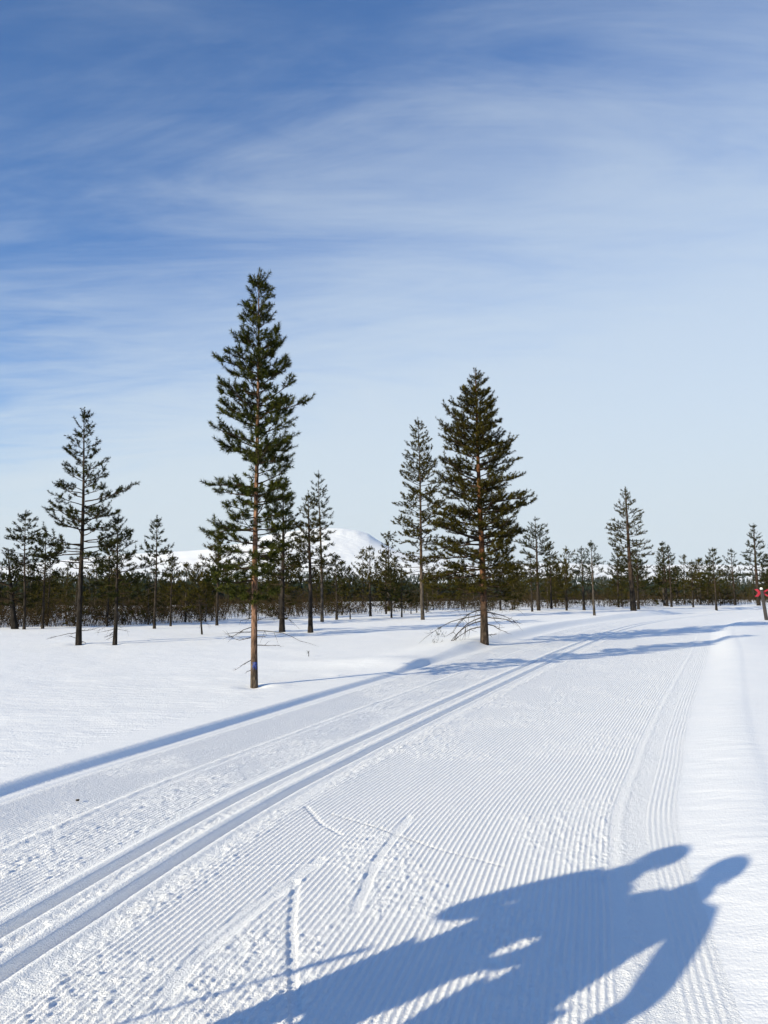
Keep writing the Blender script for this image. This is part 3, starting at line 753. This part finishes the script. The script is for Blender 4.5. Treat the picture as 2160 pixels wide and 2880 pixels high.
# ---- the dark band of forest behind: young pines, each its own thing, copied from a few grown kinds
LINE = np.array([(-600, 1775), (0, 1766), (300, 1762), (480, 1754), (700, 1744), (900, 1735), (1100, 1727), (1400, 1721), (1700, 1710), (2160, 1700), (2800, 1692)], float)
def band_forest():
    rng = np.random.default_rng(404)
    protos = []
    for i in range(9):
        h = 3.0
        hw = [0.75, 0.62, 0.85, 0.7, 0.55, 0.8, 0.6, 0.72, 0.9][i]
        k = ['cone', 'slim', 'round', 'cone', 'slim', 'round', 'cone', 'slim', 'round'][i]
        b = make_pine(500 + i, h, (rng.normal() * 0.08, 0), r0=0.045, crown0=[0.10, 0.22, 0.3, 0.05, 0.28, 0.10, 0.32, 0.06, 0.12][i], wl=half(hw, k), whorls=9, per=5, tuft=0.17, twig=0.20,
                      needle=(9, 0.09, 0.048), up=(0.6, 0.0), gap=0.1, sides=5, bend=0.03, dead_low=0.03, deadn=14, bare=0.3)
        P, tr, n, ln, w = b
        V = []; Fq = []; off = 0
        for T in P.dead + [P.wood]:
            v = np.concatenate(T.V); V.append(v); Fq.append(np.concatenate(T.F) + off); off += len(v)
        protos.append((tr.mesh('trunk'), mesh_np('branches', np.concatenate(V), np.concatenate(Fq), True), P.needles('crown', n, ln, w)))
    n = 0; tries = 0
    G = 'young pines of the dark forest band behind the snowfield'
    while n < 285 and tries < 3000:
        tries += 1
        px = rng.uniform(-120, 2280)
        py = np.interp(px, LINE[:, 0], LINE[:, 1]) + rng.normal() * 2
        x, y, z = place(px, py)
        k = 1 + 1.3 * rng.random() ** 1.7
        x, y = x * k, y * k
        if -3.5 < trail_t(np.array([x]), np.array([y]))[0] < 6.0 and y < 90: continue
        z = ground_z(x, y)
        i = int(rng.integers(0, 9)); tm, bm, cm = protos[i]
        root = empty('young_pine', (x, y, z - 0.05), rng.random() * 6.28)
        top = rng.normal() * 30 + (1662 if px < 700 else 1664) - (10 + 95 * rng.random() if rng.random() < 0.42 else 0)
        hh = min(5.5, max(0.9, (z_at(top, y) - z) * 1.04))
        q = hh / 3.0; wq = q * (0.85 + 0.4 * rng.random())
        root.scale = (wq, wq, q)
        zone = [('left of the open-crowned dark pine', 221), ('between left pair and tall slim pine', 715), ('between tall slim and broad pines', 1363), ('between broad and big layered pines', 1782), ('right of the big layered pine', 9999)]
        zn = next(a for a, b in zone if px < b)
        lb = ('taller' if top < 1612 else 'low') + ' young pine ' + ('at the front of' if k < 1.22 else 'deep in') + ' forest band ' + zn
        tag(root, lb, 'tree', 'young pines: ' + lb.replace(' young pine', ''))
        obj('trunk', tm, M_BARK_PALE if rng.random() < 0.35 else M_BARK_FAR, root)
        obj('branches', bm, M_BRUSH, root); obj('crown', cm, M_NEEDLE_B if rng.random() < 0.6 else M_NEEDLE_O, root)
        n += 1
band_forest()

def gz_many(x, y):
    return base_h(x, y) - 8.0 * sstep(110, 600, np.hypot(x, y))
def line_xy(px):
    py = np.interp(px, LINE[:, 0], LINE[:, 1]); a = (px - 1080) / F; b = (1440 - py) / F
    k = (0.08 - CAM_H) / (SP + b * CP); return a * k, (CP - b * SP) * k
def brush():
    """bare twiggy undergrowth between the stems"""
    rng = np.random.default_rng(71)
    N = 13000
    x, y = line_xy(rng.uniform(-200, 2360, N))
    k = 1.04 + 0.9 * rng.random(N) ** 1.4; x, y = x * k, y * k
    t = trail_t(x, y); ok = ~((t > -3.5) & (t < 6) & (y < 90)) & (fbm(x / 3.5, y / 6.0, 72, 2) + 0.10 * rng.normal(size=N) > 0.44); x, y = x[ok], y[ok]; N = len(x)
    z = gz_many(x, y)
    P0 = []; P1 = []; R = []
    h = (0.3 + 1.2 * rng.random(N) ** 1.4) * (0.45 + 1.2 * fbm(x / 5.0, y / 8.0, 73, 2)); a = rng.random(N) * 6.283; r = 0.008 * (1 + y / 45)
    base = np.stack([x, y, z - 0.1], 1); out = np.stack([np.cos(a), np.sin(a), 0 * a], 1)
    mid = base + out * (h * 0.15)[:, None] + np.array([0, 0, 1.0]) * (h * 0.55)[:, None]
    end = mid + out * (h * 0.3)[:, None] + np.array([0, 0, 1.0]) * (h * 0.5)[:, None]
    P0 += [base, mid]; P1 += [mid, end]; R += [r, r * 0.7]
    for q in range(5):
        s0 = base + (end - base) * (0.25 + 0.6 * rng.random(N))[:, None]; b = rng.random(N) * 6.283; l = h * (0.25 + 0.35 * rng.random(N))
        P0.append(s0); P1.append(s0 + np.stack([np.cos(b) * l * 0.8, np.sin(b) * l * 0.8, l * (0.2 + 0.4 * rng.random(N))], 1)); R.append(r * 0.6)
    P0 = np.concatenate(P0); P1 = np.concatenate(P1); R = np.concatenate(R); n = len(P0)
    D = P1 - P0; U = np.cross(D, np.array([[0.31, 0.2, 0.93]])); U /= np.linalg.norm(U, axis=1)[:, None] + 1e-9
    W = np.cross(D, U); W /= np.linalg.norm(W, axis=1)[:, None] + 1e-9
    V = np.zeros((n, 4, 3))
    for q in range(3):
        c = q * 2.094; V[:, q] = P0 + R[:, None] * (U * math.cos(c) + W * math.sin(c))
    V[:, 3] = P1
    i4 = np.arange(n)[:, None] * 4
    Fc = np.concatenate([i4 + np.array([[0, 1, 3]]), i4 + np.array([[1, 2, 3]]), i4 + np.array([[2, 0, 3]])])
    tag(obj('brushwood', mesh_np('brushwood', V.reshape(-1, 3), Fc), M_BRUSH), 'brown leafless undergrowth filling the foot of the forest band', 'undergrowth', kind='stuff')
brush()

def conifers(name, P, h, w, rng, mat):
    """many ragged little conifers, three rough skirts of few faces each"""
    n = len(P); seg = 5; V = []; Fc = []; off = 0
    ph = rng.random(n) * 6
    for (z0, z1, r) in ((0.10, 0.55, 1.0), (0.36, 0.8, 0.72), (0.62, 1.0, 0.45)):
        a = ph[:, None] + np.arange(seg)[None] * 2 * math.pi / seg; ph = ph + 0.7
        rr = (w * r)[:, None] * (0.6 + 0.8 * rng.random((n, seg)))
        v = np.zeros((n, seg + 1, 3))
        v[:, :seg, 0] = P[:, 0:1] + rr * np.cos(a); v[:, :seg, 1] = P[:, 1:2] + rr * np.sin(a)
        v[:, :seg, 2] = P[:, 2:3] + h[:, None] * (z0 + 0.08 * rng.normal(size=(n, seg)))
        v[:, seg] = P; v[:, seg, 2] += h * z1
        i = off + np.arange(n)[:, None] * (seg + 1)
        for q in range(seg): Fc.append(np.concatenate([i + q, i + (q + 1) % seg, i + seg], 1))
        V.append(v.reshape(-1, 3)); off += n * (seg + 1)
    return obj(name, mesh_np(name, np.concatenate(V), np.concatenate(Fc)), mat)
def distant_forest():
    """wooded flat ground and lower hill slopes, too far to tell the trees apart"""
    rng = np.random.default_rng(90)
    N = 12000
    az = np.radians(rng.uniform(-46, 46, N)); lx, ly = line_xy(1080 + F * np.tan(az)); r = 1.8 * np.hypot(lx, ly) + 20 + 850 * rng.random(N) ** 2.0
    x, y = r * np.sin(az), r * np.cos(az)
    h = (1.2 + 1.6 * rng.random(N)) * (1 + r / 650)
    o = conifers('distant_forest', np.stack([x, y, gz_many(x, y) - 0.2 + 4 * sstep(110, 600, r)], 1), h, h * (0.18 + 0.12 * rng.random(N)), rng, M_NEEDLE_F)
    tag(o, 'far flat pine wood seen as one dark mass under the hills', 'forest', kind='stuff')
    N = 54000
    az = np.radians(rng.uniform(-44, 44, N)); s = rng.random(N) ** 1.2
    r = HD0 + (HD1 - HD0) * s * 0.72
    x = r * np.sin(az); y = r * np.cos(az); z = hill_z(r, az)
    el = (z - CAM_H) / r * F                         # height on the slope, in photo px above eye level
    cl = fbm(x / 260, y / 190, 95, 3)
    keep = (rng.random(N) < np.clip(1.15 - el / 44 - 0.9 * sstep(0.46, 0.60, cl), 0.015 * (el < 70), 1)) & (el < 85)
    x, y, z = x[keep], y[keep], z[keep]; n = len(x); h = 7 + 8 * rng.random(n)
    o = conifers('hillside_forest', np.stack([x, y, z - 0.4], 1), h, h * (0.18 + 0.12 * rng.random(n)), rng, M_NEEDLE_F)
    tag(o, 'scattered far wood on the lower slopes of the snowy fells', 'forest', kind='stuff')
distant_forest()

# ------------------------------------------------------------------ trail marker
def marker():
    x, y, z = place(2156, 1744)
    h = z_at(1657, y) - z; tx = x_at(2141, y, z + h) - x; s = depth(y, z) / F
    root = empty('trail_marker', (x, y, z)); tag(root, 'leaning dark post with a red cross board at the right edge by the trail', 'marker')
    m, nt, b = mat_new('post_wood'); b.inputs['Roughness'].default_value = 0.85
    n = noise_node(nt, 14, 4, 0.6, stretch=(1, 1, 0.12))
    nt.links.new(ramp(nt, n.outputs[0], [(0.3, (0.014, 0.013, 0.014)), (0.7, (0.042, 0.038, 0.038))]), b.inputs['Base Color']); bump(nt, b, n.outputs[0], 0.5, 0.01)
    # squared post with chamfered edges, leaning
    w0, w1 = 4.2 * s, 3.2 * s
    V = []; Fc = []
    for q in (-0.15, 0.0, 0.33, 0.66, 0.985, 1.0):
        w = (w0 + (w1 - w0) * q) * (0.86 if q == 1.0 else 1); c = w * 0.75
        for (a, bb) in ((c, -w), (w, -c), (w, c), (c, w), (-c, w), (-w, c), (-w, -c), (-c, -w)):
            V.append((tx * q + a, bb, h * q))
    for i in range(5):
        for j in range(8): Fc.append((i * 8 + j, i * 8 + (j + 1) % 8, (i + 1) * 8 + (j + 1) % 8, (i + 1) * 8 + j))
    Fc.append(tuple(range(40, 48)))
    me = bpy.data.meshes.new('post'); me.from_pydata(V, [], Fc); me.update(); obj('post', me, m, root)
    # cap
    V = []; Fc = []; na = 12
    for r_, zz in ((1.0, 0.0), (1.0, 0.6), (0.75, 1.0), (0.0, 1.15)):
        for j in range(na): V.append((tx + w1 * 1.15 * r_ * math.cos(j * 6.283 / na), w1 * 1.15 * r_ * math.sin(j * 6.283 / na), h - 0.01 + zz * w1 * 1.5))
    for i in range(3):
        for j in range(na): Fc.append((i * na + j, i * na + (j + 1) % na, (i + 1) * na + (j + 1) % na, (i + 1) * na + j))
    me = bpy.data.meshes.new('cap'); me.from_pydata(V, [], Fc); me.update(); obj('cap', me, plain('white_paint', (0.75, 0.75, 0.73), 0.5), root)
    # the cross: two arched arms back to back on each side of the post, one curved sheet each
    red = plain('red_paint', (0.32, 0.018, 0.035), 0.45, 0.4, 0.15, 12)
    zc = z_at(1667.5, y) - z; xc = tx * zc / h
    for sd, reach in ((-1, 13.5), (1, 25)):
        V = []; Fc = []; nn = 18; hh = 10.5 * s
        for i in range(nn + 1):
            v = -1 + 2 * i / nn                    # bottom to top
            out = sd * (reach * s); inner = sd * (5.0 * s)
            k = abs(v) ** 1.25
            xa = inner + (out - inner) * k * 0.96                   # centre line of the arm, bowed towards the post
            tw = (7.5 + 2.5 * abs(v)) * s
            for dx, dy in ((-tw / 2, -0.012), (tw / 2, -0.012), (tw / 2, 0.012), (-tw / 2, 0.012)):
                V.append((xc + xa + dx, w0 * 1.12 + dy + 0.02 * k, zc + v * hh))
        for i in range(nn):
            for j in range(4): Fc.append((i * 4 + j, i * 4 + (j + 1) % 4, (i + 1) * 4 + (j + 1) % 4, (i + 1) * 4 + j))
        Fc += [(3, 2, 1, 0), (nn * 4, nn * 4 + 1, nn * 4 + 2, nn * 4 + 3)]
        me = bpy.data.meshes.new('cross_arm'); me.from_pydata(V, [], Fc); me.update()
        obj('cross_arm', me, red, root)
marker()

# ------------------------------------------------------------------ small things in the snow
def twig_in_snow(px, py, top, name, label, seed, needles):
    x, y, z = place(px, py); h = z_at(top, y) - z
    rng = np.random.default_rng(seed); root = empty(name, (x, y, z)); tag(root, label, 'seedling')
    T = Tubes(); T.add([(0, 0, -0.1), (0.01, 0, h * 0.5), (0, 0.01, h)], [0.010, 0.008, 0.004], 5)
    obj('stem', T.mesh('stem'), M_DEAD, root)
    P = Pine(seed)
    for i in range(needles):
        a = rng.random() * 6.28; P.shoot((0, 0, h * (0.45 + 0.5 * rng.random())), (math.cos(a), math.sin(a), 0.7), 0.035)
    if needles: obj('foliage', P.needles('foliage', 10, 0.03, 0.007), M_NEEDLE_D, root)
twig_in_snow(867, 1846, 1832, 'pine_seedling', 'tiny seedling tip poking out of the snow right of the tall slim pine', 1, 6)
twig_in_snow(525, 1745, 1728, 'pine_seedling', 'short dead stub at the forest edge left of the tall slim pine', 2, 0)

def bark_flake():
    x, y = un(218, 2257); z = ground_z(x, y) + 0.005
    rg = np.random.default_rng(12); V = []; n = 9
    for q in (0, 1):
        for j in range(n):
            a = j * 6.283 / n; r = 0.010 * (0.6 + 0.7 * rg.random()); V.append((r * 1.6 * math.cos(a), r * math.sin(a), 0.004 + q * 0.010 + 0.004 * rg.random()))
    me = bpy.data.meshes.new('bark_flake'); me.from_pydata(V, [], [tuple(range(n))[::-1], tuple(range(n, 2 * n))] + [(j, (j + 1) % n, n + (j + 1) % n, n + j) for j in range(n)]); me.update()
    o = obj('bark_flake', me, M_DEAD); o.location = (x, y, z); tag(o, 'small dark flake of bark lying on the groomed snow by the left bank', 'bark')
bark_flake()

# ------------------------------------------------------------------ the two people whose shadows fall across the trail
M_SKIN = plain('skin', (0.55, 0.36, 0.27), 0.5, 0.3, 0.08)
def skin_mesh(name, chains, mat, parent, sub=2):
    """chains: list of [(co, radius), ...]; the first point of a later chain may be an index tuple ('at', i) of an earlier vertex"""
    V = []; E = []; R = []
    for ch in chains:
        prev = None
        for item in ch:
            if item[0] == 'at': prev = item[1]; continue
            V.append(item[0]); R.append(item[1]); i = len(V) - 1
            if prev is not None: E.append((prev, i))
            prev = i
    me = bpy.data.meshes.new(name); me.from_pydata(V, E, []); me.update()
    o = obj(name, me, mat, parent)
    sk = o.modifiers.new('skin', 'SKIN'); sk.use_smooth_shade = True
    for i, r in enumerate(R):
        d = me.skin_vertices[0].data[i]; d.radius = r if isinstance(r, tuple) else (r, r); d.use_root = (i == 0)
    s = o.modifiers.new('sub', 'SUBSURF'); s.levels = sub; s.render_levels = sub
    return o
def ellipsoid(name, c, r, mat, parent, nu=14, nv=10, top=1.0, fn=None):
    V = []; Fc = []
    for i in range(nv + 1):
        a = math.pi * i / nv - math.pi / 2
        for j in range(nu):
            b = 2 * math.pi * j / nu
            p = [math.cos(a) * math.cos(b), math.cos(a) * math.sin(b), math.sin(a)]
            if fn: p = fn(p)
            V.append((c[0] + p[0] * r[0], c[1] + p[1] * r[1], c[2] + p[2] * r[2]))
    Fc = [(i * nu + j, i * nu + (j + 1) % nu, (i + 1) * nu + (j + 1) % nu, (i + 1) * nu + j) for i in range(nv) for j in range(nu)]
    me = bpy.data.meshes.new(name); me.from_pydata(V, [], Fc); me.update()
    for p in me.polygons: p.use_smooth = True
    return obj(name, me, mat, parent)
def person(foot, height, label, jacket, trousers, hatc, arms, lean=0.0):
    """local x = the person's right, y = the way they face, z up; arms: (shoulder, elbow, wrist, hand direction) per side"""
    rz = -SUN_AZ
    root = empty('person', (foot[0], foot[1], ground_z(*foot)), rz); root.rotation_euler[1] = lean; tag(root, label, 'person')
    k = height / 1.72
    S = lambda *p: tuple(c * k for c in p)
    # body: one continuous figure with head and neck, legs and arms
    ch = [[(S(0, 0, 0.95), (0.15 * k, 0.11 * k)), (S(0, 0.005, 1.10), (0.135 * k, 0.10 * k)), (S(0, 0.01, 1.28), (0.16 * k, 0.11 * k)), (S(0, 0, 1.40), (0.11 * k, 0.085 * k)), (S(0, 0.0, 1.46), 0.056 * k),
           (S(0, 0.012, 1.525), (0.066 * k, 0.074 * k)), (S(0, 0.018, 1.60), (0.077 * k, 0.094 * k)), (S(0, 0.01, 1.68), (0.068 * k, 0.082 * k))]]
    for sx in (-1, 1):
        ch.append([('at', 0), (S(0.095 * sx, 0, 0.86), 0.088 * k), (S(0.105 * sx, 0.015, 0.50), 0.06 * k), (S(0.11 * sx, 0.0, 0.10), 0.042 * k), (S(0.115 * sx, 0.10, 0.05), 0.036 * k)])
    for sx, (sh, el, wr, hd) in arms.items():
        ch.append([('at', 2), (S(0.15 * sx, 0, 1.38), 0.065 * k), (S(*el), 0.045 * k), (S(*wr), 0.032 * k)])
    skin_mesh('body', ch, M_SKIN, root)
    # jacket and trousers as garments over the body
    jm = plain('jacket_' + label[:6], jacket, 0.7, 0.3, 0.15, 8); tm = plain('trousers_' + label[:6], trousers, 0.75, 0.3, 0.15, 8)
    ch = [[(S(0, 0, 0.86), (0.172 * k, 0.15 * k)), (S(0, 0.005, 1.08), (0.155 * k, 0.14 * k)), (S(0, 0.01, 1.28), (0.175 * k, 0.145 * k)), (S(0, 0, 1.40), (0.13 * k, 0.11 * k)), (S(0, 0, 1.475), 0.075 * k)]]
    for sx, (sh, el, wr, hd) in arms.items():
        ch.append([('at', 2), (S(0.165 * sx, 0, 1.385), 0.085 * k), (S(*el), 0.066 * k), (S(*wr), 0.048 * k)])
    skin_mesh('jacket', ch, jm, root)
    ch = [[(S(0, 0, 0.93), (0.17 * k, 0.13 * k))]]
    for sx in (-1, 1):
        ch.append([('at', 0), (S(0.098 * sx, 0, 0.84), 0.108 * k), (S(0.104 * sx, 0.015, 0.50), 0.072 * k), (S(0.112 * sx, 0.0, 0.12), 0.058 * k)])
    skin_mesh('trousers', ch, tm, root)
    boot = plain('boot', (0.02, 0.02, 0.022), 0.5)
    for sx in (-1, 1):
        skin_mesh('boot', [[(S(0.113 * sx, -0.02, 0.16), 0.058 * k), (S(0.113 * sx, -0.03, 0.06), 0.056 * k), (S(0.118 * sx, 0.07, 0.045), 0.050 * k), (S(0.122 * sx, 0.17, 0.036), (0.048 * k, 0.034 * k))]], boot, root)
    # face: eyes, nose, mouth, ears
    dark = plain('eye', (0.03, 0.025, 0.02), 0.3); lip = plain('lip', (0.42, 0.17, 0.15), 0.5)
    for sx in (-1, 1):
        ellipsoid('eye', S(0.032 * sx, 0.103, 1.605), S(0.012, 0.008, 0.007), dark, root, 8, 6)
        ellipsoid('ear', S(0.081 * sx, 0.005, 1.59), S(0.012, 0.022, 0.034), M_SKIN, root, 8, 6)
    ellipsoid('nose', S(0, 0.116, 1.575), S(0.014, 0.020, 0.024), M_SKIN, root, 8, 6)
    ellipsoid('mouth', S(0, 0.100, 1.535), S(0.024, 0.010, 0.007), lip, root, 8, 6)
    # knitted hat with a turned-up brim
    hm = plain('hat_' + label[:6], hatc, 0.9, 0.1, 0.25, 60)
    hat = ellipsoid('hat', S(0, 0.005, 1.650), S(0.098, 0.112, 0.108), hm, root, fn=lambda p: [p[0], p[1], max(p[2], -0.18)])
    ellipsoid('brim', S(0, 0.005, 1.642), S(0.105, 0.119, 0.030), hm, hat, fn=lambda p: p)
    ellipsoid('scarf', S(0, 0.008, 1.485), S(0.098, 0.100, 0.070), hm, root)
    # gloved hands, five separate fingers
    gm = plain('glove', (0.03, 0.03, 0.035), 0.7)
    for sx, (sh, el, wr, hd) in arms.items():
        w = Vector(S(*wr)); d = Vector(hd).normalized()
        side = d.cross(Vector((0, 1, 0.2))); side.normalize(); nrm = d.cross(side).normalized()
        pal = w + d * 0.085 * k
        ch = [[(tuple(w), 0.034 * k), (tuple(w + d * 0.045 * k), (0.040 * k, 0.024 * k)), (tuple(pal), (0.042 * k, 0.022 * k))]]
        for q, Lf in enumerate((0.070, 0.080, 0.076, 0.060)):
            r0 = pal + side * (q - 1.5) * 0.021 * k
            ch.append([('at', 2), (tuple(r0 + d * 0.012 * k), 0.0125 * k), (tuple(r0 + d * Lf * 0.55 * k + nrm * 0.010 * k), 0.0115 * k), (tuple(r0 + d * Lf * k + nrm * 0.030 * k), 0.010 * k)])
        tb = w + d * 0.04 * k - side * 0.035 * k
        ch.append([('at', 1), (tuple(tb), 0.014 * k), (tuple(tb + (d * 0.7 - side * 0.6) * 0.032 * k), 0.0125 * k), (tuple(tb + (d * 0.9 - side * 0.35) * 0.062 * k), 0.011 * k)])
        skin_mesh('glove', ch, gm, root)
    return root
US = Vector((math.sin(SUN_AZ), math.cos(SUN_AZ))); VS = Vector((math.cos(SUN_AZ), -math.sin(SUN_AZ)))
STRETCH = 1 / math.tan(SUN_EL)
def foot_for(px, py, height, lean, zg=0.05):
    p = Vector(un(px, py, zg)); return p - US * (height - zg) * STRETCH - VS * height * math.sin(lean)
fr = foot_for(2082, 2404, 1.74, -0.03); fl = foot_for(1912, 2368, 1.72, 0.10)
person(fr, 1.70, 'person in a dark red jacket, one arm held out, casting the right shadow',
       (0.20, 0.03, 0.03), (0.03, 0.03, 0.04), (0.05, 0.06, 0.12),
       {1: (None, (0.36, -0.03, 1.08), (0.30, 0.06, 0.84), (-0.15, 0.25, -1)), -1: (None, (-0.30, -0.10, 1.18), (-0.42, -0.12, 1.25), (-1, 0.1, 0.25))}, -0.03)
person(fl, 1.68, 'person in a blue jacket with a bent elbow, casting the left shadow',
       (0.03, 0.07, 0.20), (0.03, 0.03, 0.035), (0.30, 0.28, 0.24),
       {-1: (None, (-0.30, -0.06, 1.09), (-0.14, 0.12, 1.13), (0.9, 0.4, 0.1)), 1: (None, (0.27, -0.05, 1.15), (0.22, 0.12, 1.00), (-0.3, 0.6, -0.5))}, 0.10)

def ski_pole():
    tip = Vector((-3.23, 1.57, 0)); tip.z = ground_z(tip.x, tip.y) - 0.05; top = Vector((-2.67, 1.20, 1.22))
    root = empty('ski_pole', tip); tag(root, 'ski pole stuck slanting in the snow, casting a faint thin line', 'ski pole')
    d = top - tip; T = Tubes(); T.add([(0, 0, 0), tuple(d * 0.5), tuple(d)], [0.005, 0.008, 0.009], 8); obj('shaft', T.mesh('shaft'), plain('pole_shaft', (0.03, 0.03, 0.035), 0.4), root)
    T = Tubes(); T.add([tuple(d * 0.89), tuple(d * 0.93), tuple(d * 1.0), tuple(d * 1.012)], [0.014, 0.017, 0.018, 0.008], 8); obj('grip', T.mesh('grip'), plain('pole_grip', (0.05, 0.045, 0.04), 0.8), root)
    T = Tubes(); T.add([tuple(d * 0.045), tuple(d * 0.055), tuple(d * 0.06)], [0.010, 0.040, 0.008], 10); obj('basket', T.mesh('basket'), plain('pole_basket', (0.04, 0.04, 0.04), 0.6), root)
ski_pole()

# ------------------------------------------------------------------ the cold air between here and the fells
def haze():
    m = bpy.data.materials.new('haze'); m.use_nodes = True; nt = m.node_tree; nt.nodes.clear()
    out = nt.nodes.new('ShaderNodeOutputMaterial'); v = nt.nodes.new('ShaderNodeVolumePrincipled')
    v.inputs['Color'].default_value = (0.82, 0.90, 1.0, 1); v.inputs['Density'].default_value = HAZE_DENSITY; v.inputs['Anisotropy'].default_value = 0.0
    nt.links.new(v.outputs[0], out.inputs['Volume'])
    x, y0, y1, z0, z1 = 7200, -1700, 6800, -420, 460
    V = [(a, b, c) for c in (z0, z1) for b in (y0, y1) for a in (-x, x)]
    me = bpy.data.meshes.new('haze'); me.from_pydata(V, [], [(0, 2, 3, 1), (4, 5, 7, 6), (0, 1, 5, 4), (2, 6, 7, 3), (0, 4, 6, 2), (1, 3, 7, 5)]); me.update()
    tag(obj('haze', me, m), 'thin cold haze lying before the far fells', 'haze', kind='stuff')
HAZE_DENSITY = 0.000035
haze()
